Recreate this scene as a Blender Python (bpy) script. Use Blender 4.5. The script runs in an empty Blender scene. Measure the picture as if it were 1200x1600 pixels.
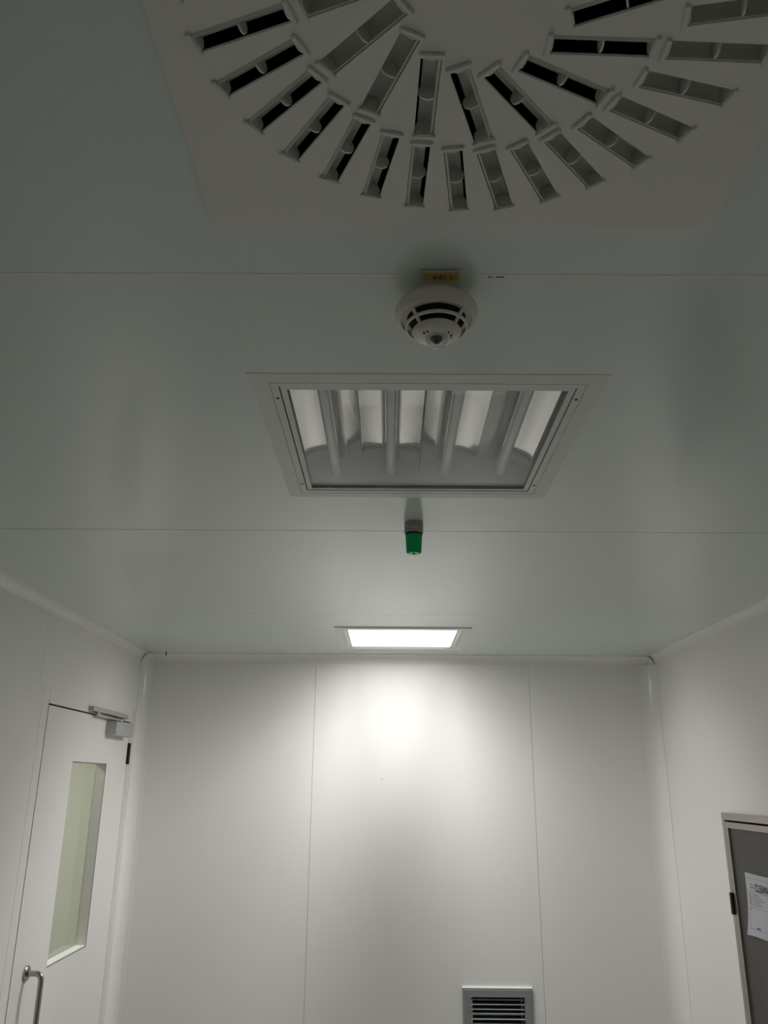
import bpy, bmesh, math, random
from mathutils import Vector, Matrix
from mathutils.geometry import delaunay_2d_cdt

random.seed(4)
PI = math.pi
scene = bpy.context.scene
COL = scene.collection

# ---------------------------------------------------------------- camera
CZ = 1.83                                   # lens height above the floor
F_PX = 1250.0
pitch, yaw, roll = math.radians(18.723), math.radians(-0.432), math.radians(0.469)
fw = Vector((math.sin(yaw) * math.cos(pitch), math.cos(yaw) * math.cos(pitch), math.sin(pitch)))
rt = Vector((math.cos(yaw), -math.sin(yaw), 0))
up = rt.cross(fw)
rt2 = rt * math.cos(roll) + up * math.sin(roll)
up2 = -rt * math.sin(roll) + up * math.cos(roll)
cam_data = bpy.data.cameras.new('camera')
cam_data.sensor_fit = 'HORIZONTAL'
cam_data.sensor_width = 36.0
cam_data.lens = 36.0 * F_PX / 1200.0
cam_data.clip_start = 0.02
cam = bpy.data.objects.new('camera', cam_data)
COL.objects.link(cam)
cam.matrix_world = Matrix(((rt2.x, up2.x, -fw.x, 0), (rt2.y, up2.y, -fw.y, 0), (rt2.z, up2.z, -fw.z, CZ), (0, 0, 0, 1)))
scene.camera = cam

# ---------------------------------------------------------------- world, exposure
world = bpy.data.worlds.new('world')
scene.world = world
world.use_nodes = True
world.node_tree.nodes['Background'].inputs[0].default_value = (0.8, 0.85, 0.9, 1)
world.node_tree.nodes['Background'].inputs[1].default_value = 0.0
scene.view_settings.view_transform = 'Standard'
scene.view_settings.look = 'None'
scene.view_settings.exposure = 0.0
scene.view_settings.gamma = 1.0
scene.view_settings.use_curve_mapping = False
scene.cycles.max_bounces = 12
scene.cycles.diffuse_bounces = 8
scene.cycles.glossy_bounces = 6
scene.cycles.transmission_bounces = 8
scene.cycles.sample_clamp_indirect = 4.0
scene.cycles.caustics_reflective = False
scene.cycles.caustics_refractive = False

# ---------------------------------------------------------------- room measures (metres, floor at z = 0)
H = CZ + 0.637            # ceiling
XL, XR = -1.285, 1.375    # side walls
YB, YF = 4.23, -1.60      # back wall, wall behind the lens
L2 = (0.0635, 1.4725)     # unlit troffer centre
L3 = (0.0600, 3.7245)     # lit troffer centre
DIFF = (0.0830, 0.5015)   # swirl diffuser centre
HALF = 0.2975             # half of a 595 mm module

# ---------------------------------------------------------------- lamps
LAMP_POWER = 0.718
def area_lamp(name, loc, sx, sy, power, color, down=True):
    d = bpy.data.lights.new(name, 'AREA')
    d.shape = 'RECTANGLE'; d.size = sx; d.size_y = sy
    d.energy = power; d.color = color
    o = bpy.data.objects.new(name, d)
    o.location = loc
    COL.objects.link(o)
    return o
lamp = area_lamp('troffer_lamp', (L3[0], L3[1], H - 0.0005), 0.478, 0.478, LAMP_POWER, (1.0, 0.982, 0.982))
# photometric curve of the louvred troffer: a bat-wing with a dip straight down and a cut-off near the ceiling
ACROSS = [(-8, .30), (-3, .38), (-1.8, .42), (-1.2, .48), (-.85, .44), (-.6, .41), (-.4, .43), (-.25, .33), (-.16, .20), (-.08, .155), (0, .165),
          (.08, .17), (.16, .32), (.25, .355), (.4, .40), (.6, .38), (.85, .37), (1.2, .35), (1.8, .30), (3, .29), (8, .22)]
ALONG = [(0, .52), (.1, .56), (.25, .66), (.4, .68), (.6, .60), (.9, .44), (1.4, .28), (2.2, .225), (4, .215), (9, .215)]
def troffer_curve(light, peak=104.0):
    """radiance by direction: across the tubes (x) and along them (y), as tangents from straight down"""
    light.use_nodes = True
    nt = light.node_tree; N = nt.nodes; L = nt.links
    N.clear()
    out = N.new('ShaderNodeOutputLight'); em = N.new('ShaderNodeEmission')
    geo = N.new('ShaderNodeNewGeometry'); sep = N.new('ShaderNodeSeparateXYZ')
    L.new(geo.outputs['Incoming'], sep.inputs[0])
    def m(op, a, b=None):
        n = N.new('ShaderNodeMath'); n.operation = op
        for i, v in enumerate((a, b)):
            if v is None: continue
            if isinstance(v, (int, float)): n.inputs[i].default_value = v
            else: L.new(v, n.inputs[i])
        return n.outputs[0]
    def curve(src, pts):
        n = N.new('ShaderNodeFloatCurve'); c = n.mapping.curves[0]
        n.mapping.use_clip = False
        pts = [(math.atan(t) / PI + 0.5, v) for t, v in pts]
        pts = ([(0.0, pts[0][1])] if pts[0][0] > 0 else []) + pts + [(1.0, pts[-1][1])]
        while len(c.points) < len(pts): c.points.new(0.5, 0.5)
        for p, q in zip(c.points, pts): p.location = q; p.handle_type = 'AUTO_CLAMPED'
        n.mapping.update()
        L.new(src, n.inputs['Value']); return n.outputs[0]
    az = m('MAXIMUM', m('ABSOLUTE', sep.outputs[2]), 0.0005)
    def ang(v): return m('ADD', m('DIVIDE', m('ARCTANGENT', m('DIVIDE', v, az)), PI), 0.5)
    fx = curve(ang(sep.outputs[0]), ACROSS)
    gy = curve(ang(m('ABSOLUTE', sep.outputs[1])), ALONG)
    L.new(m('MULTIPLY', m('MULTIPLY', fx, gy), peak), em.inputs['Strength'])
    L.new(em.outputs[0], out.inputs[0])
troffer_curve(lamp.data)
area_lamp('corridor_lamp', (-1.95, 3.7, 2.34), 0.5, 1.0, 11.5, (0.97, 1.0, 0.93))

# ---------------------------------------------------------------- materials
def mat(name, color, rough=0.5, metal=0.0, spec=0.5, noise=0.0, nscale=20.0, bump=0.0, bscale=200.0, trans=0.0, ior=1.45, coat=0.0, stretch=None):
    m = bpy.data.materials.new(name); m.use_nodes = True
    nt = m.node_tree; b = nt.nodes['Principled BSDF']
    b.inputs['Base Color'].default_value = (*color, 1)
    b.inputs['Roughness'].default_value = rough
    b.inputs['Metallic'].default_value = metal
    b.inputs['Specular IOR Level'].default_value = spec
    b.inputs['Transmission Weight'].default_value = trans
    b.inputs['IOR'].default_value = ior
    b.inputs['Coat Weight'].default_value = coat
    tc = nt.nodes.new('ShaderNodeTexCoord')
    src = tc.outputs['Object']
    if stretch:
        mp = nt.nodes.new('ShaderNodeMapping'); mp.inputs['Scale'].default_value = stretch
        nt.links.new(src, mp.inputs[0]); src = mp.outputs[0]
    if noise:
        n = nt.nodes.new('ShaderNodeTexNoise'); n.inputs['Scale'].default_value = nscale; n.inputs['Detail'].default_value = 4
        nt.links.new(src, n.inputs['Vector'])
        r = nt.nodes.new('ShaderNodeValToRGB')
        r.color_ramp.elements[0].position = 0.3; r.color_ramp.elements[1].position = 0.7
        r.color_ramp.elements[0].color = (*[c * (1 - noise) for c in color], 1)
        r.color_ramp.elements[1].color = (*[min(1, c * (1 + noise)) for c in color], 1)
        nt.links.new(n.outputs['Fac'], r.inputs[0]); nt.links.new(r.outputs[0], b.inputs['Base Color'])
    if bump:
        n = nt.nodes.new('ShaderNodeTexNoise'); n.inputs['Scale'].default_value = bscale; n.inputs['Detail'].default_value = 2
        nt.links.new(src, n.inputs['Vector'])
        bp = nt.nodes.new('ShaderNodeBump'); bp.inputs['Strength'].default_value = bump; bp.inputs['Distance'].default_value = 0.001
        nt.links.new(n.outputs['Fac'], bp.inputs['Height']); nt.links.new(bp.outputs[0], b.inputs['Normal'])
    return m
def emissive(name, color, strength):
    m = bpy.data.materials.new(name); m.use_nodes = True
    b = m.node_tree.nodes['Principled BSDF']
    b.inputs['Base Color'].default_value = (*color, 1)
    b.inputs['Emission Color'].default_value = (*color, 1)
    b.inputs['Emission Strength'].default_value = strength
    return m

M = {}
M['wall'] = mat('coated wall panel', (0.80, 0.785, 0.76), 0.42, spec=0.28, noise=0.012, nscale=1.5, bump=0.04, bscale=60)
M['ceil'] = mat('coated ceiling panel', (0.69, 0.765, 0.72), 0.20, spec=1.0, noise=0.015, nscale=1.2, bump=0.03, bscale=40)
M['floor'] = mat('vinyl floor', (0.58, 0.60, 0.58), 0.40, noise=0.03, nscale=30)
M['cove'] = mat('white pvc cove', (0.82, 0.81, 0.785), 0.16)
M['seal'] = mat('white sealant', (0.80, 0.80, 0.77), 0.5)
M['door'] = mat('painted door', (0.80, 0.765, 0.745), 0.42, noise=0.01, nscale=3)
M['dark'] = mat('dark gap', (0.012, 0.012, 0.012), 0.9)
M['duct'] = mat('dark duct lining', (0.015, 0.016, 0.016), 0.9)
M['plate'] = mat('off white diffuser plate', (0.83, 0.81, 0.77), 0.5, noise=0.02, nscale=6, bump=0.03, bscale=300)
M['blade'] = mat('white plastic blade', (0.80, 0.80, 0.76), 0.35)
M['frame'] = mat('powder coated frame', (0.74, 0.78, 0.73), 0.4)
M['refl'] = mat('anodised reflector', (0.95, 0.94, 0.92), 0.07, metal=1.0, bump=0.02, bscale=8)
M['endp'] = mat('white enamel end plate', (0.76, 0.74, 0.72), 0.3)
M['tube'] = mat('fluorescent tube glass', (0.60, 0.64, 0.63), 0.12, spec=0.7)
M['capm'] = mat('aluminium tube cap', (0.6, 0.6, 0.6), 0.3, metal=1.0)
M['screw'] = mat('dark screw', (0.06, 0.06, 0.055), 0.5, metal=0.7)
def thin_glass(name, tint=(0.985, 0.99, 0.985)):
    m = bpy.data.materials.new(name); m.use_nodes = True
    nt = m.node_tree; N = nt.nodes; N.clear()
    out = N.new('ShaderNodeOutputMaterial'); mx = N.new('ShaderNodeMixShader')
    tr = N.new('ShaderNodeBsdfTransparent'); tr.inputs[0].default_value = (*tint, 1)
    gl = N.new('ShaderNodeBsdfGlossy'); gl.inputs['Roughness'].default_value = 0.02
    lw = N.new('ShaderNodeLayerWeight'); lw.inputs['Blend'].default_value = 0.5
    pw = N.new('ShaderNodeMath'); pw.operation = 'POWER'; pw.inputs[1].default_value = 5.0
    ad = N.new('ShaderNodeMath'); ad.operation = 'MULTIPLY_ADD'; ad.inputs[1].default_value = 0.96; ad.inputs[2].default_value = 0.04
    nt.links.new(lw.outputs['Facing'], pw.inputs[0]); nt.links.new(pw.outputs[0], ad.inputs[0])
    nt.links.new(ad.outputs[0], mx.inputs[0]); nt.links.new(tr.outputs[0], mx.inputs[1]); nt.links.new(gl.outputs[0], mx.inputs[2])
    nt.links.new(mx.outputs[0], out.inputs[0])
    return m
M['glass'] = thin_glass('clear window glass')
M['lens'] = emissive('lit opal lens', (1.0, 0.99, 0.97), 1.6)
M['ivory'] = mat('ivory detector plastic', (0.80, 0.76, 0.67), 0.35, coat=0.2)
M['clear'] = thin_glass('clear plastic', (0.80, 0.83, 0.82))
M['yellow'] = mat('yellow label tape', (0.62, 0.46, 0.10), 0.5)
M['paleLab'] = mat('pale tape', (0.66, 0.66, 0.66), 0.35)
M['ink'] = mat('black ink', (0.02, 0.018, 0.015), 0.7)
M['greyink'] = mat('grey print', (0.16, 0.16, 0.18), 0.7)
M['blueink'] = mat('blue ink', (0.12, 0.13, 0.34), 0.7)
M['bbase'] = mat('grey beacon base', (0.40, 0.375, 0.36), 0.5)
M['green'] = mat('green beacon lens', (0.008, 0.62, 0.17), 0.12, trans=0.2, ior=1.3)
M['steel'] = mat('satin stainless', (0.38, 0.37, 0.36), 0.25, metal=1.0)
M['steelframe'] = mat('brushed steel frame', (0.46, 0.425, 0.40), 0.42, metal=0.85, noise=0.05, nscale=40, stretch=(1, 0.05, 1))
M['darkpanel'] = mat('dark grey steel panel', (0.085, 0.08, 0.074), 0.45, metal=0.35, noise=0.05, nscale=25)
M['bronze'] = mat('dark hinge metal', (0.075, 0.06, 0.045), 0.45, metal=0.6)
M['alu'] = mat('silver closer paint', (0.50, 0.50, 0.49), 0.4, metal=0.3)
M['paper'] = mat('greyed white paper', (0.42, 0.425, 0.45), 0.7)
M['vent'] = mat('grey vent frame', (0.25, 0.262, 0.265), 0.45)
M['ventblade'] = mat('vent blade', (0.52, 0.56, 0.54), 0.4)
M['corr'] = mat('pale green corridor wall', (0.68, 0.69, 0.61), 0.6)

# ---------------------------------------------------------------- mesh helpers
def add_box(bm, x0, x1, y0, y1, z0, z1):
    vs = [bm.verts.new(p) for p in ((x0, y0, z0), (x1, y0, z0), (x1, y1, z0), (x0, y1, z0), (x0, y0, z1), (x1, y0, z1), (x1, y1, z1), (x0, y1, z1))]
    for f in ((0, 3, 2, 1), (4, 5, 6, 7), (0, 1, 5, 4), (1, 2, 6, 5), (2, 3, 7, 6), (3, 0, 4, 7)):
        bm.faces.new([vs[i] for i in f])
    return vs
def box_bm(*a, bevel=0.0, seg=2):
    bm = bmesh.new(); add_box(bm, *a)
    if bevel: bmesh.ops.bevel(bm, geom=bm.edges[:], offset=bevel, segments=seg, profile=0.6, affect='EDGES')
    return bm
def frame_of(d):
    d = d.normalized()
    a = Vector((0, 0, 1)) if abs(d.z) < 0.9 else Vector((1, 0, 0))
    u = d.cross(a).normalized(); return u, d.cross(u).normalized()
def add_tube(bm, pts, r, n=12, cap=True):
    pts = [Vector(p) for p in pts]; rings = []
    u = None
    for i, p in enumerate(pts):
        if i == 0: d = pts[1] - p
        elif i == len(pts) - 1: d = p - pts[i - 1]
        else: d = (pts[i + 1] - p).normalized() + (p - pts[i - 1]).normalized()
        d.normalize()
        if u is None: u, w = frame_of(d)
        else:
            u = (u - d * u.dot(d)).normalized(); w = d.cross(u)
        rings.append([bm.verts.new(p + (u * math.cos(2 * PI * k / n) + w * math.sin(2 * PI * k / n)) * r) for k in range(n)])
    for a, b in zip(rings, rings[1:]):
        for k in range(n): bm.faces.new((a[k], a[(k + 1) % n], b[(k + 1) % n], b[k]))
    if cap:
        bm.faces.new(rings[0][::-1]); bm.faces.new(rings[-1])
def add_lathe(bm, prof, n=48, c=(0, 0, 0)):
    """revolve (r, z) about the vertical through c"""
    rings = []
    for r, z in prof:
        if r < 1e-6: rings.append([bm.verts.new((c[0], c[1], c[2] + z))])
        else: rings.append([bm.verts.new((c[0] + r * math.cos(2 * PI * k / n), c[1] + r * math.sin(2 * PI * k / n), c[2] + z)) for k in range(n)])
    for a, b in zip(rings, rings[1:]):
        for k in range(n):
            k2 = (k + 1) % n
            if len(a) == 1 and len(b) == 1: continue
            if len(a) == 1: bm.faces.new((a[0], b[k2], b[k]))
            elif len(b) == 1: bm.faces.new((a[k], a[k2], b[0]))
            else: bm.faces.new((a[k], a[k2], b[k2], b[k]))
def add_sheet(bm, prof, p0, p1, mapf):
    """sweep an open profile [(a, b)] from p0 to p1; mapf(a, b, s) gives the point"""
    A = [bm.verts.new(mapf(a, b, p0)) for a, b in prof]; B = [bm.verts.new(mapf(a, b, p1)) for a, b in prof]
    for i in range(len(prof) - 1): bm.faces.new((A[i], A[i + 1], B[i + 1], B[i]))
    return A, B
def add_prism(bm, prof, p0, p1, mapf):
    n = len(prof)
    A = [bm.verts.new(mapf(a, b, p0)) for a, b in prof]; B = [bm.verts.new(mapf(a, b, p1)) for a, b in prof]
    for i in range(n): bm.faces.new((A[i], A[(i + 1) % n], B[(i + 1) % n], B[i]))
    bm.faces.new(A[::-1]); bm.faces.new(B)
def ring_frame(bm, x0, x1, y0, y1, w, z0, z1):
    """four mitred bars as one frame, inside edges at +w"""
    o = [(x0, y0), (x1, y0), (x1, y1), (x0, y1)]; i = [(x0 + w, y0 + w), (x1 - w, y0 + w), (x1 - w, y1 - w), (x0 + w, y1 - w)]
    vo0 = [bm.verts.new((*p, z0)) for p in o]; vi0 = [bm.verts.new((*p, z0)) for p in i]
    vo1 = [bm.verts.new((*p, z1)) for p in o]; vi1 = [bm.verts.new((*p, z1)) for p in i]
    for k in range(4):
        j = (k + 1) % 4
        bm.faces.new((vo0[k], vi0[k], vi0[j], vo0[j])); bm.faces.new((vo1[k], vo1[j], vi1[j], vi1[k]))
        bm.faces.new((vo0[k], vo0[j], vo1[j], vo1[k])); bm.faces.new((vi0[k], vi1[k], vi1[j], vi0[j]))
def obj(name, bm, material, parent=None, smooth=None, loc=None):
    bmesh.ops.recalc_face_normals(bm, faces=bm.faces[:])
    me = bpy.data.meshes.new(name); bm.to_mesh(me); bm.free()
    if material: me.materials.append(material)
    if smooth:
        for p in me.polygons: p.use_smooth = True
        me.set_sharp_from_angle(angle=math.radians(smooth))
    o = bpy.data.objects.new(name, me); COL.objects.link(o)
    if parent: o.parent = parent
    if loc: o.location = loc
    return o
def thing(name, label, cat, loc=(0, 0, 0), group=None):
    o = bpy.data.objects.new(name, None); COL.objects.link(o)
    o.empty_display_size = 0.05
    o.location = loc; o['label'] = label; o['category'] = cat
    if group: o['group'] = group
    return o
def struct(name, bm, m, parent=None, smooth=None, label=None, cat=None):
    o = obj(name, bm, m, parent, smooth)
    if parent is None:
        o['kind'] = 'structure'
        if label: o['label'] = label
        if cat: o['category'] = cat
    return o
def text_obj(name, body, size, m, parent, loc, rot, extrude=0.0002, align='LEFT'):
    c = bpy.data.curves.new(name, 'FONT'); c.body = body; c.size = size; c.extrude = extrude
    c.align_x = align; c.align_y = 'CENTER'
    t = bpy.data.objects.new(name, c)
    me = bpy.data.meshes.new_from_object(t)
    bpy.data.objects.remove(t)
    me.materials.append(m)
    o = bpy.data.objects.new(name, me); COL.objects.link(o)
    o.parent = parent; o.location = loc; o.rotation_euler = rot
    return o

def slab(us, vs, holes, w0, w1, mapf, grooves=(), gdepth=None):
    """a slab over the grid us x vs with rectangular holes (u0,u1,v0,v1) cut right through and
    grooves (u0,u1,v0,v1) sunk by gdepth; w0 is the room face, w1 the hidden face"""
    bu = sorted(set([*us] + [h[i] for h in [*holes, *grooves] for i in (0, 1) if us[0] < h[i] < us[1]]))
    bv = sorted(set([*vs] + [h[i] for h in [*holes, *grooves] for i in (2, 3) if vs[0] < h[i] < vs[1]]))
    def inside(u, v, L): return any(h[0] < u < h[1] and h[2] < v < h[3] for h in L)
    level = {}
    for i in range(len(bu) - 1):
        for j in range(len(bv) - 1):
            u, v = (bu[i] + bu[i + 1]) / 2, (bv[j] + bv[j + 1]) / 2
            level[i, j] = None if inside(u, v, holes) else (w0 + (gdepth if inside(u, v, grooves) else 0))
    bm = bmesh.new(); cache = {}
    def V(u, v, w):
        k = (round(u, 6), round(v, 6), round(w, 6))
        if k not in cache: cache[k] = bm.verts.new(mapf(u, v, w))
        return cache[k]
    def F(*p):
        try: bm.faces.new([V(*q) for q in p])
        except ValueError: pass
    for (i, j), lv in level.items():
        if lv is None: continue
        a, b, c, d = bu[i], bu[i + 1], bv[j], bv[j + 1]
        F((a, c, lv), (b, c, lv), (b, d, lv), (a, d, lv)); F((a, c, w1), (b, c, w1), (b, d, w1), (a, d, w1))
        for di, dj, e0, e1 in ((-1, 0, (a, c), (a, d)), (1, 0, (b, c), (b, d)), (0, -1, (a, c), (b, c)), (0, 1, (a, d), (b, d))):
            o = level.get((i + di, j + dj), None)
            if (i + di, j + dj) not in level or o is None: F((*e0, lv), (*e1, lv), (*e1, w1), (*e0, w1))
            elif abs(o) != abs(lv) and ((o - lv) * (w1 - w0) > 0): F((*e0, lv), (*e1, lv), (*e1, o), (*e0, o))
    return bm

# ---------------------------------------------------------------- room shell
sg = 0.0012
S1, S2, S3 = 0.9012, 2.0362, 3.1509           # ceiling panel joints
op = 0.268                                    # half opening of the troffers
holes = [(L2[0] - op, L2[0] + op, L2[1] - op, L2[1] + op), (L3[0] - op, L3[0] + op, L3[1] - op, L3[1] + op),
         (DIFF[0] - 0.285, DIFF[0] + 0.285, DIFF[1] - 0.285, DIFF[1] + 0.285)]
struct('ceiling', slab((XL - 0.06, XR + 0.06), (YF - 0.06, YB + 0.06), holes, H, H + 0.06, lambda u, v, w: (u, v, w),
       grooves=[(XL - 0.06, XR + 0.06, S2 - sg, S2 + sg), (XL - 0.06, XR + 0.06, S3 - 0.0008, S3 + 0.0008)], gdepth=0.012), M['ceil'])
struct('floor', box_bm(XL - 0.06, XR + 0.06, YF - 0.06, YB + 0.06, -0.06, 0.0), M['floor'])
gw = 0.0009
struct('wall_back', slab((XL - 0.06, XR + 0.06), (0.0, H), [(0.395, 0.635, CZ - 1.175, CZ - 0.925)], YB, YB + 0.06, lambda u, v, w: (u, w, v),
       grooves=[(-0.3815 - gw, -0.3815 + gw, 0, H), (0.7295 - gw, 0.7295 + gw, 0, H)], gdepth=0.004), M['wall'])
struct('wall_front', box_bm(XL - 0.06, XR + 0.06, YF - 0.06, YF, 0, H), M['wall'])
DY0, DY1, DZ = 3.098, 4.108, CZ + 0.271       # door leaf
struct('wall_left', slab((YF, YB), (0.0, H), [(DY0 - 0.02, DY1 + 0.02, -0.1, DZ + 0.02)], XL, XL - 0.06, lambda u, v, w: (w, u, v),
       grooves=[(2.985, 2.987, DZ + 0.06, H), (1.90, 1.902, 0, H), (0.80, 0.802, 0, H)], gdepth=-0.004), M['wall'])
BX = 1.360                                    # front face of the steel hatch
BY0, BY1, BZ0, BZ1 = 2.76, 3.496, CZ - 0.905, CZ - 0.1025
struct('wall_right', slab((YF, YB), (0.0, H), [(BY0 + 0.012, BY1 - 0.012, BZ0 + 0.012, BZ1 - 0.012)], XR, XR + 0.06, lambda u, v, w: (w, u, v),
       grooves=[(2.2, 2.202, 0, H), (1.09, 1.092, 0, H)], gdepth=0.004), M['wall'])

# coved corner strips: concave quarter rounds with a small lip on each edge
def cove_profile(r, lip=0.004, t=0.0026, n=14):
    """(a, b): a away from surface A, b away from surface B; both 0 in the corner"""
    pts = [(t, r + lip), (t + 0.0006, r)]
    for k in range(n + 1):
        q = PI / 2 * k / n
        pts.append((r + t - r * math.cos(q), r + t - r * math.sin(q)))
    pts += [(r, t + 0.0006), (r + lip, t)]
    pts += [(r + lip, 0.0), (0.0, 0.0), (0.0, r + lip)]
    return pts
def cove(name, r, p0, p1, mapf):
    bm = bmesh.new(); add_prism(bm, cove_profile(r), p0, p1, mapf)
    return struct(name, bm, M['cove'], smooth=25)
cove('trim_1', 0.034, YF, YB, lambda a, b, s: (XL + a, s, H - b))
cove('trim_2', 0.034, YF, YB, lambda a, b, s: (XR - a, s, H - b))
cove('trim_3', 0.040, XL, XR, lambda a, b, s: (s, YB - a, H - b))
cove('trim_4', 0.056, 0.0, H - 0.045, lambda a, b, s: (XL + a, YB - b, s))
cove('trim_5', 0.074, 0.0, H - 0.045, lambda a, b, s: (XR - a, YB - b, s))
# rounded corner pieces where three strips meet
def corner_piece(name, cx, sx, r):
    bm = bmesh.new(); n = 8
    c = Vector((cx + sx * (r + 0.002), YB - r - 0.002, H - r - 0.002)); grid = []
    for i in range(n + 1):
        th = PI / 2 * i / n; row = []
        for j in range(n + 1):
            ph = PI / 2 * j / n
            row.append(bm.verts.new(c + Vector((-sx * math.sin(th) * math.cos(ph), math.sin(th) * math.sin(ph), math.cos(th))) * r))
        grid.append(row)
    for i in range(n):
        for j in range(n): bm.faces.new((grid[i][j], grid[i + 1][j], grid[i + 1][j + 1], grid[i][j + 1]))
    bmesh.ops.remove_doubles(bm, verts=bm.verts[:], dist=1e-5)
    struct(name, bm, M['cove'], smooth=60)
corner_piece('trim_6', XL, 1, 0.050)
corner_piece('trim_7', XR, -1, 0.050)

# sealant bead on the joint by the detector, broken off around it
bm = bmesh.new()
bead = [(-0.003, 0), (-0.0022, 0.0005), (0, 0.0008), (0.0022, 0.0005), (0.003, 0)]
for a, b in ((XL + 0.035, 0.008), (0.114, XR - 0.035)):
    add_prism(bm, bead, a, b, lambda p, q, s: (s, S1 + p, H - q + 0.0002))
struct('trim_9', box_bm(XL, XR, S2 - sg + 0.0001, S2 + sg - 0.0001, H + 0.0008, H + 0.008), M['dark'])
bd = struct('trim_8', bm, M['seal'])
bm = bmesh.new()
for x0, x1, dy in ((0.1285, 0.1325, 0.0040), (0.1395, 0.1500, 0.0043), (0.1345, 0.1360, 0.0046)):
    add_box(bm, x0, x1, S1 + dy - 0.0006, S1 + dy + 0.0008, H - 0.0006, H + 0.0005)
obj('crack', bm, M['dark'], bd)

# corridor beyond the door
bm = bmesh.new()
CX0, CX1, CY0, CY1 = -2.55, XL - 0.062, 2.45, 5.0
struct('wall_corridor_side', box_bm(CX0 - 0.05, CX0, CY0 - 0.05, CY1 + 0.05, 0, 2.4), M['corr'])
bm.free()
struct('wall_corridor_end', box_bm(CX0, CX1, CY1, CY1 + 0.05, 0, 2.4), M['corr'])
struct('wall_corridor_near', box_bm(CX0, CX1, CY0 - 0.05, CY0, 0, 2.4), M['corr'])
struct('wall_corridor_inner', slab((YB + 0.07, CY1), (0.0, 2.4), [], CX1, CX1 + 0.05, lambda u, v, w: (w, u, v)), M['corr'])
struct('ceiling_corridor', box_bm(CX0 - 0.05, CX1, CY0 - 0.05, CY1 + 0.05, 2.4, 2.45), M['corr'])
struct('floor_corridor', box_bm(CX0 - 0.05, CX1, CY0 - 0.05, CY1 + 0.05, -0.05, 0.0), M['floor'])

# ---------------------------------------------------------------- door with closer, handle, vision panel
DX = XL                                       # leaf face flush with the wall
WY0, WY1, WZ0, WZ1 = 3.405, 3.815, CZ - 0.667, CZ + 0.0715
leaf = slab((DY0, DY1), (0.008, DZ), [(WY0, WY1, WZ0, WZ1)], DX, DX - 0.048, lambda u, v, w: (w, u, v))
door = struct('door_1', leaf, M['door'], label='pale painted door with a narrow tall glass vision panel in left wall', cat='door')
# frame: flat face with two fine ridges
bm = bmesh.new()
def jamb(y0, y1, z0, z1): add_box(bm, DX - 0.058, DX + 0.0006, y0, y1, z0, z1)
jamb(DY0 - 0.068, DY0 - 0.008, 0, DZ + 0.066)
jamb(DY1 + 0.004, DY1 + 0.056, 0, DZ + 0.066)
jamb(DY0 - 0.004, DY1 + 0.004, DZ + 0.007, DZ + 0.066)
add_box(bm, DX + 0.0006, DX + 0.003, DY1 + 0.018, DY1 + 0.024, 0, DZ + 0.066)
add_box(bm, DX + 0.0006, DX + 0.003, DY1 + 0.036, DY1 + 0.042, 0, DZ + 0.066)
obj('door_frame', bm, M['door'], door)
bm = bmesh.new()
add_box(bm, DX - 0.040, DX - 0.003, DY0 - 0.0078, DY0 - 0.0003, 0.01, DZ)
add_box(bm, DX - 0.044, DX - 0.012, DY0, DY1, DZ + 0.0005, DZ + 0.0065)
obj('door_gasket', bm, M['dark'], door)
obj('vision_panel', box_bm(DX - 0.046, DX - 0.041, WY0 + 0.0005, WY1 - 0.0005, WZ0 + 0.0005, WZ1 - 0.0005), M['glass'], door)
bm = bmesh.new()                              # thin dark seal around the glass opening
for (y0, y1, z0, z1) in ((WY0 - 0.003, WY1 + 0.003, WZ1, WZ1 + 0.003), (WY0 - 0.003, WY1 + 0.003, WZ0 - 0.003, WZ0), (WY1, WY1 + 0.003, WZ0, WZ1)):
    add_box(bm, DX - 0.001, DX + 0.0004, y0, y1, z0, z1)
obj('panel_seal', bm, M['greyink'], door)
bm = bmesh.new()                              # sill strip at the foot of the reveal
add_box(bm, DX - 0.040, DX - 0.002, WY0 + 0.001, WY1 - 0.001, WZ0, WZ0 + 0.004)
obj('sill_bead', bm, M['seal'], door)
# hinges
for z0 in (CZ + 0.078, 0.18):
    bm = bmesh.new()
    add_tube(bm, [(DX + 0.006, DY1 + 0.002, z0), (DX + 0.006, DY1 + 0.002, z0 + 0.1)], 0.0075, 12)
    add_box(bm, DX - 0.002, DX + 0.0022, DY1 - 0.012, DY1 + 0.002, z0 + 0.002, z0 + 0.098)
    obj('hinge', bm, M['screw'], door, smooth=40)
# closer
obj('closer_body', box_bm(DX + 0.0005, DX + 0.048, 3.755, 4.010, CZ + 0.199, CZ + 0.258, bevel=0.002), M['alu'], door, smooth=30)
tr = obj('closer_track', box_bm(DX + 0.0008, DX + 0.024, 3.510, 3.992, CZ + 0.284, CZ + 0.3045, bevel=0.002), M['alu'], door, smooth=30)
bm = bmesh.new(); add_box(bm, DX + 0.012, DX + 0.021, 3.535, 3.98, CZ + 0.2832, CZ + 0.2845)
obj('track_groove', bm, M['dark'], tr)
bm = bmesh.new()
add_box(bm, DX + 0.010, DX + 0.026, 3.575, 3.900, CZ + 0.2665, CZ + 0.2735)
add_tube(bm, [(DX + 0.018, 3.575, CZ + 0.266), (DX + 0.018, 3.575, CZ + 0.284)], 0.008, 14)
add_tube(bm, [(DX + 0.020, 3.892, CZ + 0.256), (DX + 0.020, 3.892, CZ + 0.275)], 0.010, 14)
obj('closer_arm', bm, M['alu'], door, smooth=30)
bm = bmesh.new(); bmesh.ops.create_uvsphere(bm, u_segments=12, v_segments=8, radius=0.0055, matrix=Matrix.Translation((DX + 0.027, 3.578, CZ + 0.275)))
obj('arm_pin', bm, M['seal'], door, smooth=60)
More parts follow.
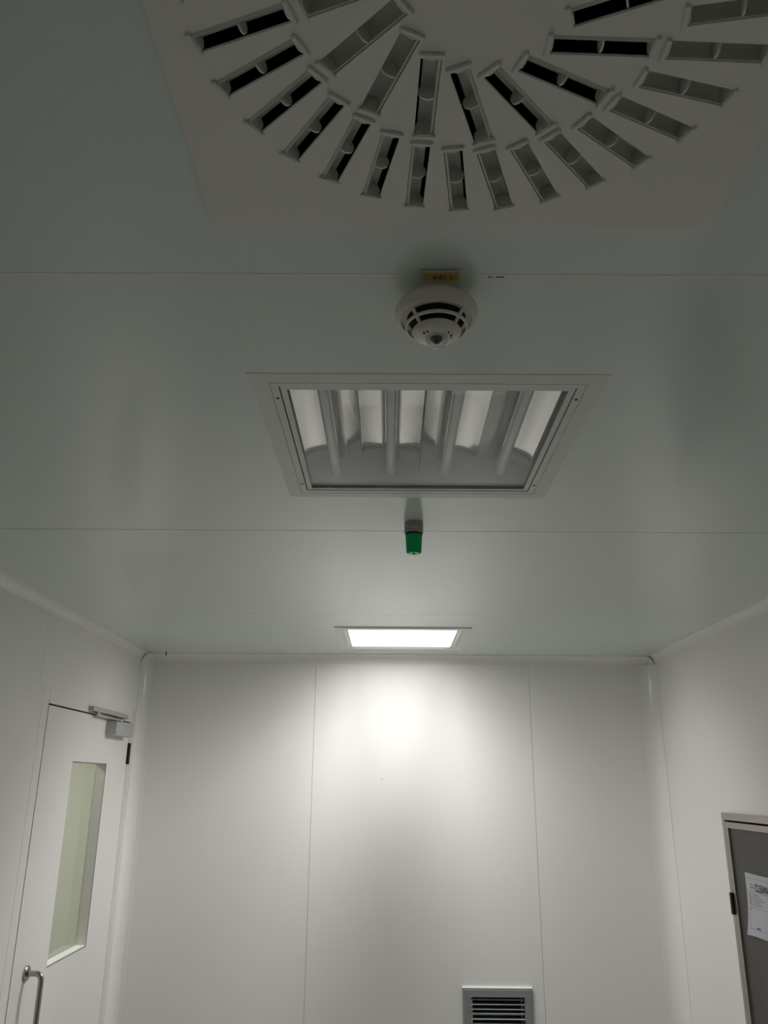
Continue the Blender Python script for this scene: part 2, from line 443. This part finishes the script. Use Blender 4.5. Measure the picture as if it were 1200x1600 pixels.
# D handle on two round roses
hy, hz, hl = 3.215, CZ - 0.651, 0.34
bm = bmesh.new()
pts = [(DX + 0.004, hy, hz), (DX + 0.036, hy, hz)]
for k in range(1, 7):
    q = PI / 2 * k / 6; pts.append((DX + 0.036 + 0.022 * math.sin(q), hy, hz - 0.022 + 0.022 * math.cos(q)))
for k in range(0, 7):
    q = PI / 2 * k / 6; pts.append((DX + 0.036 + 0.022 * math.cos(q), hy, hz - hl + 0.022 - 0.022 * math.sin(q)))
pts.append((DX + 0.004, hy, hz - hl))
add_tube(bm, pts, 0.0095, 16)
hd = obj('pull_handle', bm, M['steel'], door, smooth=50)
for z in (hz, hz - hl):
    bm = bmesh.new(); add_lathe(bm, [(0, 0.0), (0.0255, 0.0), (0.0255, 0.005), (0.0235, 0.007), (0.0, 0.007)], 32)
    bmesh.ops.rotate(bm, verts=bm.verts[:], cent=(0, 0, 0), matrix=Matrix.Rotation(PI / 2, 3, 'Y'))
    bmesh.ops.translate(bm, verts=bm.verts[:], vec=(DX + 0.0004, hy, z))
    obj('rose', bm, M['steel'], hd, smooth=40)

# ---------------------------------------------------------------- swirl diffuser
diff = thing('swirl_diffuser', 'square white ceiling air diffuser plate with two rings of radial slots', 'air vent', (DIFF[0], DIFF[1], H))
SLOT_A, SLOT_D = 0.0100, 0.0445            # half width; the slots are tangent to a small circle
slots = [('outer', 2 * PI * k / 32 + math.radians(-70.2), 0.1687, 0.2606, math.radians(50)) for k in range(32)] + \
        [('inner', 2 * PI * k / 16 + math.radians(-47.2), 0.0614, 0.1543, math.radians(-50)) for k in range(16)]
PZ0, PZ1 = -0.0055, -0.0025
verts, edges = [], []
def add_loop(L):
    b = len(verts); verts.extend(Vector(p) for p in L)
    edges.extend((b + i, b + (i + 1) % len(L)) for i in range(len(L)))
add_loop([(-HALF, -HALF), (HALF, -HALF), (HALF, HALF), (-HALF, HALF)])
quads = []
for kind, an, r0, r1, rot in slots:
    r = Vector((math.sin(an), math.cos(an))); t = Vector((-r.y, r.x))
    a_, b_ = SLOT_D - SLOT_A, SLOT_D + SLOT_A
    q = [r * r0 + t * a_, r * r1 + t * a_, r * r1 + t * b_, r * r0 + t * b_]
    quads.append((r, t, r0, r1)); add_loop(q)
vo, eo, fo, *_ = delaunay_2d_cdt(verts, edges, [], 0, 1e-6)
bm = bmesh.new()
vb = [bm.verts.new((v.x, v.y, PZ0)) for v in vo]
for f in fo:
    c = sum((vo[i] for i in f), Vector((0, 0))) / len(f)
    if any(r0 < c.dot(r) < r1 and abs(c.dot(t) - SLOT_D) < SLOT_A for r, t, r0, r1 in quads): continue
    bm.faces.new([vb[i] for i in f])
ex = bmesh.ops.extrude_face_region(bm, geom=bm.faces[:])
bmesh.ops.translate(bm, verts=[g for g in ex['geom'] if isinstance(g, bmesh.types.BMVert)], vec=(0, 0, PZ1 - PZ0))
obj('face_plate', bm, M['plate'], diff)
bm = bmesh.new(); ring_frame(bm, -HALF + 0.002, HALF - 0.002, -HALF + 0.002, HALF - 0.002, 0.006, PZ1, -0.0002)
obj('edge_flange', bm, M['plate'], diff)
bm = bmesh.new()                              # plenum box, open below
add_box(bm, -0.28, 0.28, -0.28, 0.28, 0.0, 0.22)
bmesh.ops.delete(bm, geom=[f for f in bm.faces if all(abs(v.co.z) < 1e-6 for v in f.verts)], context='FACES')
obj('plenum_box', bm, M['duct'], diff)
R_, HC = 0.0097, 0.0070                       # roller radius, axis height above the plate's underside
def roller_mesh(name, length, rot):
    bm = bmesh.new(); n = 16; t = 0.0009
    arc = [(-PI / 2 + rot + PI * k / n) for k in range(n + 1)]
    inner = [(R_ * math.sin(a), HC + R_ * math.cos(a)) for a in arc]
    outer = [((R_ + t) * math.sin(a), HC + (R_ + t) * math.cos(a)) for a in arc]
    add_prism(bm, inner + outer[::-1], -length / 2, length / 2, lambda a, b, s: (s, a, b + PZ0))
    # web discs: one in the middle, one at each end
    for x, w, rr in ((0.0, 0.0009, R_ * 0.95), (-length / 2 + 0.0006, 0.0006, R_ * 0.98), (length / 2 - 0.0006, 0.0006, R_ * 0.98)):
        disc = [(rr * math.sin(2 * PI * k / 28), HC - 0.0004 + rr * math.cos(2 * PI * k / 28)) for k in range(28)]
        add_prism(bm, disc, x - w, x + w, lambda a, b, s: (s, a, b + PZ0))
    bmesh.ops.recalc_face_normals(bm, faces=bm.faces[:])
    me = bpy.data.meshes.new(name); bm.to_mesh(me); bm.free(); me.materials.append(M['blade'])
    for p in me.polygons: p.use_smooth = True
    me.set_sharp_from_angle(angle=math.radians(35))
    return me
bm = bmesh.new(); add_box(bm, -0.0026, 0.0024, -0.0122, 0.0122, PZ0 - 0.0030, PZ0 + 0.0004)
bmesh.ops.bevel(bm, geom=bm.edges[:], offset=0.0008, segments=2, affect='EDGES')
capme = bpy.data.meshes.new('end_cap'); bm.to_mesh(capme); bm.free(); capme.materials.append(M['blade'])
meshes = {}
for kind, an, r0, r1, rot in slots:
    if kind not in meshes: meshes[kind] = roller_mesh('slot_roller', r1 - r0 - 0.001, rot)
    o = bpy.data.objects.new('slot_roller', meshes[kind]); COL.objects.link(o); o.parent = diff
    rc = (r0 + r1) / 2
    o.location = (math.sin(an) * rc - math.cos(an) * SLOT_D, math.cos(an) * rc + math.sin(an) * SLOT_D, 0); o.rotation_euler = (0, 0, PI / 2 - an)
    for s in (-1, 1):
        c = bpy.data.objects.new('end_cap', capme); COL.objects.link(c); c.parent = o
        c.location = (s * ((r1 - r0) / 2 + 0.0020), 0, 0)

# ---------------------------------------------------------------- troffers (595 mm modules)
def troffer(name, label, center, lit):
    t = thing(name, label, 'ceiling light', (center[0], center[1], H), 'recessed ceiling light panels')
    th = 0.0042 if lit else 0.0010
    bm = bmesh.new(); ring_frame(bm, -HALF, HALF, -HALF, HALF, HALF - 0.2685, -th, -0.0001)
    bmesh.ops.bevel(bm, geom=[e for e in bm.edges if all(abs(v.co.z + th) < 1e-5 for v in e.verts)], offset=0.0008, segments=2, affect='EDGES')
    obj('trim_frame', bm, M['frame'], t)
    bm = bmesh.new(); ring_frame(bm, -0.2672, 0.2672, -0.2672, 0.2672, 0.0132, -th + 0.0003, 0.003)
    bz = obj('bezel', bm, M['frame'], t)
    if not lit:
        for sx in (-1, 1):
            for sy in (-1, 1):
                bm = bmesh.new(); add_lathe(bm, [(0, -0.0012), (0.0022, -0.0010), (0.0032, 0.0), (0, 0)], 16, (sx * 0.2605, sy * 0.212, -th + 0.0003))
                obj('screw', bm, M['screw'], bz, smooth=40)
        bm = bmesh.new(); add_prism(bm, bead, -HALF - 0.004, HALF + 0.004, lambda p, q, s: (s, -HALF - 0.0010 + p * 1.3, -q * 1.5))
        obj('sealant_bead', bm, M['seal'], t)
    bm = bmesh.new(); ring_frame(bm, -0.2518, 0.2518, -0.2518, 0.2518, 0.0103, 0.0006, 0.0070 if not lit else 0.0042)
    obj('inner_frame', bm, M['frame'], t)
    if lit:
        obj('lens', box_bm(-0.2413, 0.2413, -0.2413, 0.2413, 0.006, 0.009), M['lens'], t)
        obj('housing', box_bm(-0.2655, 0.2655, -0.2655, 0.2655, 0.016, 0.11), M['endp'], t)
        return t
    obj('glass_pane', box_bm(-0.2470, 0.2470, -0.2470, 0.2470, 0.0045, 0.0075), M['glass'], t)
    bm = bmesh.new(); ring_frame(bm, -0.2560, 0.2560, -0.2560, 0.2560, 0.0060, 0.0078, 0.0090)
    obj('gasket', bm, M['dark'], t)
    # housing: a tray open below
    bm = bmesh.new(); add_box(bm, -0.2655, 0.2655, -0.2655, 0.2655, 0.0095, 0.115)
    bmesh.ops.delete(bm, geom=[f for f in bm.faces if all(abs(v.co.z - 0.0095) < 1e-6 for v in f.verts)], context='FACES')
    obj('housing', bm, M['endp'], t)
    # four parabolic troughs side by side
    pitch_, top, low = 0.1235, 0.057, 0.037
    ye = 0.196
    for k in range(4):
        cx = (k - 1.5) * pitch_
        prof = []
        n = 20
        for i in range(n + 1):
            u = -1 + 2 * i / n
            prof.append((cx + u * (pitch_ / 2 - 0.0006), top - (top - low) * abs(u) ** 2.1))
        prof2 = [(a, b + 0.0008) for a, b in prof]
        bm = bmesh.new(); add_prism(bm, prof + prof2[::-1], -0.250, ye, lambda a, b, s: (a, s, b))
        obj('reflector', bm, M['refl'], t, smooth=40)
        bm = bmesh.new(); add_tube(bm, [(cx, -0.240, 0.038), (cx, 0.2285, 0.038)], 0.0122, 20)
        tb = obj('lamp_tube', bm, M['tube'], t, smooth=40)
        bm = bmesh.new(); add_tube(bm, [(cx, 0.2287, 0.038), (cx, 0.2380, 0.038)], 0.0126, 20)
        add_tube(bm, [(cx + 0.006, 0.2380, 0.038), (cx + 0.006, 0.2420, 0.038)], 0.0015, 8)
        add_tube(bm, [(cx - 0.006, 0.2380, 0.038), (cx - 0.006, 0.2420, 0.038)], 0.0015, 8)
        obj('tube_cap', bm, M['capm'], tb, smooth=40)
    # sloping white end plate past the troughs
    bm = bmesh.new()
    add_prism(bm, [(0.200, 0.076), (0.2455, 0.0092), (0.2467, 0.0092), (0.2012, 0.077)], -0.262, 0.262, lambda a, b, s: (s, a, b))
    obj('end_plate', bm, M['endp'], t)
    bm = bmesh.new()
    add_box(bm, -0.0012, 0.0012, -0.250, 0.215, 0.0185, 0.023)
    obj('divider_strip', bm, M['dark'], t)
    return t
troffer('ceiling_light', 'unlit square ceiling light with bare tubes behind glass, beside the smoke detector', L2, False)
troffer('ceiling_light', 'lit bright white square ceiling light close to the back wall', L3, True)

# ---------------------------------------------------------------- smoke detector
SD = (0.0620, 0.9480)
det = thing('smoke_detector', 'round ivory smoke detector on the ceiling between diffuser and unlit light', 'smoke detector', (SD[0], SD[1], H))
bm = bmesh.new(); add_lathe(bm, [(0, 0), (0.0335, 0), (0.0335, -0.004), (0.0360, -0.017), (0.0, -0.017)], 56)
base = obj('mounting_base', bm, M['ivory'], det, smooth=40)
bm = bmesh.new(); add_box(bm, -0.006, 0.005, -0.0352, -0.030, -0.0100, -0.0080)
obj('base_slot', bm, M['dark'], base)
bm = bmesh.new()
add_lathe(bm, [(0.0, -0.0172), (0.048, -0.0172), (0.0535, -0.020), (0.0565, -0.0255), (0.0565, -0.031), (0.0550, -0.0365), (0.0515, -0.0405), (0.0490, -0.0418), (0.0480, -0.0412), (0.0475, -0.0380), (0.0, -0.0380)], 64)
obj('body', bm, M['ivory'], det, smooth=40)
bm = bmesh.new(); add_lathe(bm, [(0, -0.0382), (0.0400, -0.0382), (0.0290, -0.0560), (0, -0.0560)], 48)
obj('sensing_chamber', bm, M['dark'], det, smooth=40)
bm = bmesh.new()
add_lathe(bm, [(0.0400, -0.0502), (0.0428, -0.0496), (0.0420, -0.0528), (0.0398, -0.0532), (0.0400, -0.0502)], 64)
for k in range(4):
    a = PI / 4 + k * PI / 2
    m_ = Matrix.Rotation(a, 4, 'Z')
    p = [(0.0480, -0.0385), (0.0495, -0.0415), (0.0315, -0.0615), (0.0300, -0.0590)]
    A = []
    b2 = bmesh.new(); add_prism(b2, p, -0.0021, 0.0021, lambda q, w, s: (q, s, w))
    bmesh.ops.transform(b2, matrix=m_, verts=b2.verts[:])
    me_ = bpy.data.meshes.new('tmp'); b2.to_mesh(me_); b2.free(); bm.from_mesh(me_); bpy.data.meshes.remove(me_)
obj('cage', bm, M['ivory'], det, smooth=30)
bm = bmesh.new(); add_lathe(bm, [(0, -0.0563), (0.0325, -0.0563), (0.0335, -0.0585), (0.0320, -0.0615), (0.0260, -0.0650), (0.0180, -0.0672), (0, -0.0680)], 56)
capo = obj('detector_cap', bm, M['ivory'], det, smooth=50)
for x, y in ((-0.0175, -0.012), (-0.0130, -0.0155), (0.0150, -0.014), (0.0190, -0.0075), (0.0195, -0.002)):
    bm = bmesh.new(); add_lathe(bm, [(0, -0.0012), (0.0013, -0.0012), (0.0013, 0.001), (0, 0.001)], 10, (x, y, -0.0664))
    obj('cap_hole', bm, M['dark'], capo)
bm = bmesh.new(); add_lathe(bm, [(0.0150, -0.0676), (0.0145, -0.0715), (0.0120, -0.0765), (0.0080, -0.0798), (0.0, -0.0812)], 40)
obj('indicator_lens', bm, M['clear'], det, smooth=60)
bm = bmesh.new(); add_lathe(bm, [(0, -0.0678), (0.0080, -0.0681), (0.0075, -0.0700), (0.0045, -0.0702), (0.0036, -0.0750), (0, -0.0756)], 24)
obj('lens_core', bm, M['greyink'], det, smooth=40)

# label tape on the ceiling in front of the detector
lab = thing('label_strip', 'small yellow numbered label stuck on the ceiling beside the smoke detector', 'label', (0.0670, 0.9025, H))
obj('backing_tape', box_bm(-0.0275, 0.0275, -0.0145, 0.0125, -0.0021, -0.0018), M['paleLab'], lab)
obj('yellow_tape', box_bm(-0.0240, 0.0230, -0.0085, 0.0085, -0.0024, -0.0021), M['yellow'], lab)
text_obj('lettering', '2-01 1', 0.0105, M['ink'], lab, (0.0015, 0.001, -0.0026), (PI, 0, 0), align='CENTER')

# ---------------------------------------------------------------- green beacon
BE = (0.0622, 1.9640)
be = thing('beacon_lamp', 'small green ribbed beacon lamp on grey base hanging from ceiling', 'beacon', (BE[0], BE[1], H))
bm = bmesh.new(); add_lathe(bm, [(0, 0), (0.0242, 0), (0.0244, -0.003), (0.0240, -0.022), (0.0246, -0.0225), (0.0246, -0.0285), (0.0225, -0.0295), (0, -0.0295)], 48)
bb = obj('base', bm, M['bbase'], be, smooth=35)
bm = bmesh.new()
for k in range(5):
    a = -PI / 2 + (k - 2) * 0.17
    b2 = bmesh.new(); add_box(b2, 0.0240, 0.0248, -0.0014, 0.0014, -0.0205, -0.0178)
    bmesh.ops.transform(b2, matrix=Matrix.Rotation(a, 4, 'Z'), verts=b2.verts[:])
    me_ = bpy.data.meshes.new('tmp'); b2.to_mesh(me_); b2.free(); bm.from_mesh(me_); bpy.data.meshes.remove(me_)
obj('rating_mark', bm, M['paleLab'], bb)
bm = bmesh.new(); add_lathe(bm, [(0, -0.0296), (0.0222, -0.0296), (0.0215, -0.0345), (0, -0.0345)], 40)
obj('collar', bm, M['ink'], be, smooth=35)
bm = bmesh.new()                              # ribbed lens: star-shaped section, tapering
n = 72; rings = []
for z, r in ((-0.0346, 0.0208), (-0.078, 0.0186), (-0.0815, 0.0176), (-0.0830, 0.0150)):
    rings.append([bm.verts.new(((r + (0.0006 if k % 4 < 2 else -0.0006)) * math.cos(2 * PI * k / n), (r + (0.0006 if k % 4 < 2 else -0.0006)) * math.sin(2 * PI * k / n), z)) for k in range(n)])
for a, b in zip(rings, rings[1:]):
    for k in range(n): bm.faces.new((a[k], a[(k + 1) % n], b[(k + 1) % n], b[k]))
bm.faces.new(rings[0]); bm.faces.new(rings[-1])
obj('green_lens', bm, M['green'], be)
bm = bmesh.new(); add_lathe(bm, [(0, -0.0831), (0.0040, -0.0831), (0.0034, -0.0855), (0, -0.0860)], 20)
obj('end_stud', bm, M['green'], be, smooth=40)

# ---------------------------------------------------------------- wall vent
vx0, vx1, vz1, vz0 = 0.349, 0.672, CZ - 0.896, CZ - 1.205
ve = thing('wall_vent', 'grey framed louvre vent low on the back wall', 'vent', ((vx0 + vx1) / 2, YB, (vz0 + vz1) / 2))
hw, hh = (vx1 - vx0) / 2, (vz1 - vz0) / 2
bm = bmesh.new(); ring_frame(bm, -hw, hw, -hh, hh, 0.035, -0.016, -0.0002)
inner = [e for e in bm.edges if all(abs(v.co.z + 0.016) < 1e-6 for v in e.verts)]
bmesh.ops.bevel(bm, geom=[e for e in inner if all(max(abs(v.co.x) - hw, abs(v.co.y) - hh) > -1e-5 for v in e.verts)], offset=0.0065, segments=1, affect='EDGES')
bmesh.ops.transform(bm, matrix=Matrix(((1, 0, 0, 0), (0, 0, 1, 0), (0, 1, 0, 0), (0, 0, 0, 1))), verts=bm.verts[:])
obj('vent_frame', bm, M['vent'], ve)
bm = bmesh.new(); add_prism(bm, [(-0.0002, 0.0), (-0.0150, 0.0), (-0.0120, 0.0045), (-0.0002, 0.0060)], -hw, hw, lambda a, b, q: (q, a, hh + 0.0003 + b))
obj('sealant_bead', bm, M['seal'], ve)
bm = bmesh.new(); add_box(bm, -0.118, 0.118, 0.0005, 0.05, -0.123, 0.123)
bmesh.ops.delete(bm, geom=[f for f in bm.faces if all(v.co.y < 0.001 for v in f.verts)], context='FACES')
obj('vent_duct', bm, M['duct'], ve)
bz_ = hh - 0.0465
k = 0
while bz_ - 0.0197 * k > -hh + 0.04:
    z = bz_ - 0.0197 * k
    ang = math.radians(-28) if k == 4 else math.radians(34)
    bm = bmesh.new(); add_box(bm, -0.1245, 0.1245, -0.009, 0.009, -0.0008, 0.0008)
    bmesh.ops.bevel(bm, geom=bm.edges[:], offset=0.0004, segments=1, affect='EDGES')
    bmesh.ops.rotate(bm, verts=bm.verts[:], cent=(0, 0, 0), matrix=Matrix.Rotation(-ang if k == 3 else 0.05, 3, 'X'))
    obj('blade', bm, M['ventblade'], ve).location = (0, -0.002, z)
    k += 1
bm = bmesh.new(); add_box(bm, 0.1115, 0.1150, 0.008, 0.0115, -0.115, 0.115)
obj('blade_link', bm, M['ventblade'], ve)
# marks: plugged screw hole, smudge, dark hole in ceiling
def plug(name, label, cat, loc, r, m, axis):
    bm = bmesh.new(); add_lathe(bm, [(0, -0.0005), (r, -0.0005), (r * 0.8, 0.0009), (0, 0.0012)], 16)
    bmesh.ops.rotate(bm, verts=bm.verts[:], cent=(0, 0, 0), matrix=Matrix.Rotation(PI / 2 if axis == 'Y' else PI, 3, 'X'))
    o = obj(name, bm, m, None, smooth=50, loc=loc); o['label'] = label; o['category'] = cat
plug('screw_plug', 'tiny pale screw plug in the bright middle of the back wall', 'plug', (-0.031, YB - 0.0003, CZ + 0.023), 0.0050, M['paleLab'], 'Y')
bm = bmesh.new(); add_lathe(bm, [(0, 0.002), (0.0034, 0.002), (0.0034, -0.004), (0.0026, -0.005), (0.0026, -0.019), (0.0, -0.022)], 14)
o = obj('screw', bm, M['screw'], None, smooth=40, loc=(-1.156, 4.160, H)); o['label'] = 'tiny black screw tip poking from the ceiling near the back left corner'; o['category'] = 'screw'

# ---------------------------------------------------------------- steel hatch in the right wall
pb = thing('pass_box', 'dark grey steel hatch with brushed steel frame set in right wall', 'hatch', (XR, (BY0 + BY1) / 2, BZ0))
oy, oz = (BY0 + BY1) / 2, BZ0
fwid, hgt = BY1 - BY0, BZ1 - BZ0
def hatch_ring(x0, x1, inset, w):
    bm = bmesh.new(); ring_frame(bm, -fwid / 2 + inset, fwid / 2 - inset, inset, hgt - inset, w, x0, x1)
    bmesh.ops.transform(bm, matrix=Matrix(((0, 0, 1, 0), (1, 0, 0, 0), (0, 1, 0, 0), (0, 0, 0, 1))), verts=bm.verts[:])
    return bm
XF = BX - XR                                  # front face, local x (negative: into the room)
bm = hatch_ring(XF, -0.0003, 0.0, 0.027); obj('outer_frame', bm, M['steelframe'], pb)
bm = bmesh.new(); add_box(bm, 0.001, 0.35, -fwid / 2 + 0.014, fwid / 2 - 0.014, 0.014, hgt - 0.014)
bmesh.ops.delete(bm, geom=[f for f in bm.faces if all(v.co.x < 0.002 for v in f.verts)], context='FACES')
obj('chamber', bm, M['dark'], pb)
hd_ = obj('hatch_door', hatch_ring(XF - 0.002, XF + 0.02, 0.034, 0.022), M['steelframe'], pb)
bm = bmesh.new(); add_box(bm, XF + 0.006, XF + 0.010, -fwid / 2 + 0.055, fwid / 2 - 0.055, 0.055, hgt - 0.055)
obj('door_panel', bm, M['darkpanel'], hd_)
bm = bmesh.new()
hzz = CZ - 0.436 - BZ0
add_tube(bm, [(XF - 0.007, fwid / 2 - 0.024, hzz - 0.039), (XF - 0.007, fwid / 2 - 0.024, hzz + 0.039)], 0.0075, 12)
add_box(bm, XF - 0.0022, XF - 0.0002, fwid / 2 - 0.050, fwid / 2 - 0.002, hzz - 0.037, hzz + 0.037)
obj('hinge', bm, M['bronze'], pb, smooth=40)

# notice sheet taped on the hatch panel, its left edge curling a little
sh = thing('notice_sheet', 'pale printed notice sheet stuck on the dark steel hatch panel', 'paper', (BX + 0.0055, 3.345, CZ - 0.311))
bm = bmesh.new(); nx, nz = 12, 10; W_, H_ = 0.297, 0.214
def sheet_x(u, v): return -0.001 - 0.019 * v ** 3 * math.exp(-u * 7) - 0.002 * math.sin(PI * u)
g = [[[bm.verts.new((sheet_x(i / nx, j / nz) - d, -W_ * i / nx, -H_ * j / nz)) for j in range(nz + 1)] for i in range(nx + 1)] for d in (0.0, 0.0003)]
for L in g:
    for i in range(nx):
        for j in range(nz): bm.faces.new((L[i][j], L[i + 1][j], L[i + 1][j + 1], L[i][j + 1]))
for i in range(nx):
    for j in (0, nz): bm.faces.new((g[0][i][j], g[0][i + 1][j], g[1][i + 1][j], g[1][i][j]))
for j in range(nz):
    for i in (0, nx): bm.faces.new((g[0][i][j], g[0][i][j + 1], g[1][i][j + 1], g[1][i][j]))
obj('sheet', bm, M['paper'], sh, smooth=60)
def on_sheet(u0, u1, v0, v1, m, name):
    bm = bmesh.new(); n = max(1, int((u1 - u0) / 0.02)); k2 = max(1, int((v1 - v0) / 0.02))
    gr = [[bm.verts.new((sheet_x((u0 + (u1 - u0) * i / n) / W_, (v0 + (v1 - v0) * j / k2) / H_) - 0.0008, -(u0 + (u1 - u0) * i / n), -(v0 + (v1 - v0) * j / k2))) for j in range(k2 + 1)] for i in range(n + 1)]
    for i in range(n):
        for j in range(k2): bm.faces.new((gr[i][j], gr[i + 1][j], gr[i + 1][j + 1], gr[i][j + 1]))
    return bm
def join_bm(list_):
    bm = bmesh.new()
    for b in list_:
        me_ = bpy.data.meshes.new('tmp'); b.to_mesh(me_); b.free(); bm.from_mesh(me_); bpy.data.meshes.remove(me_)
    return bm
rules = [(0.010, 0.285, 0.0160, 0.0172), (0.018, 0.285, 0.0620, 0.0632), (0.018, 0.0192, 0.0620, 0.190), (0.048, 0.0492, 0.0620, 0.115),
         (0.018, 0.285, 0.1150, 0.1162), (0.018, 0.285, 0.1900, 0.1912), (0.2838, 0.285, 0.0620, 0.190)]
obj('ruled_line', join_bm([on_sheet(*r, None, '') for r in rules]), M['greyink'], sh)
prints = [(0.022, 0.040, 0.070 + 0.0085 * i, 0.0735 + 0.0085 * i) for i in range(5)] + [(0.054, 0.110 + 0.02 * (i % 3), 0.070 + 0.0085 * i, 0.0725 + 0.0085 * i) for i in range(5)] + [(0.022, 0.036, 0.122, 0.126)] + [(0.040, 0.066, 0.036 + 0.010 * i, 0.041 + 0.010 * i) for i in range(2)]
obj('small_print', join_bm([on_sheet(*r, None, '') for r in prints]), M['greyink'], sh)
obj('stamp', join_bm([on_sheet(0.060, 0.092, 0.181, 0.188, None, '')]), M['blueink'], sh)
text_obj('lettering', 'CLEAN', 0.036, M['ink'], sh, (sheet_x(0.3, 0.17) - 0.0035, -0.084, -0.046), (PI / 2, 0, -PI / 2))
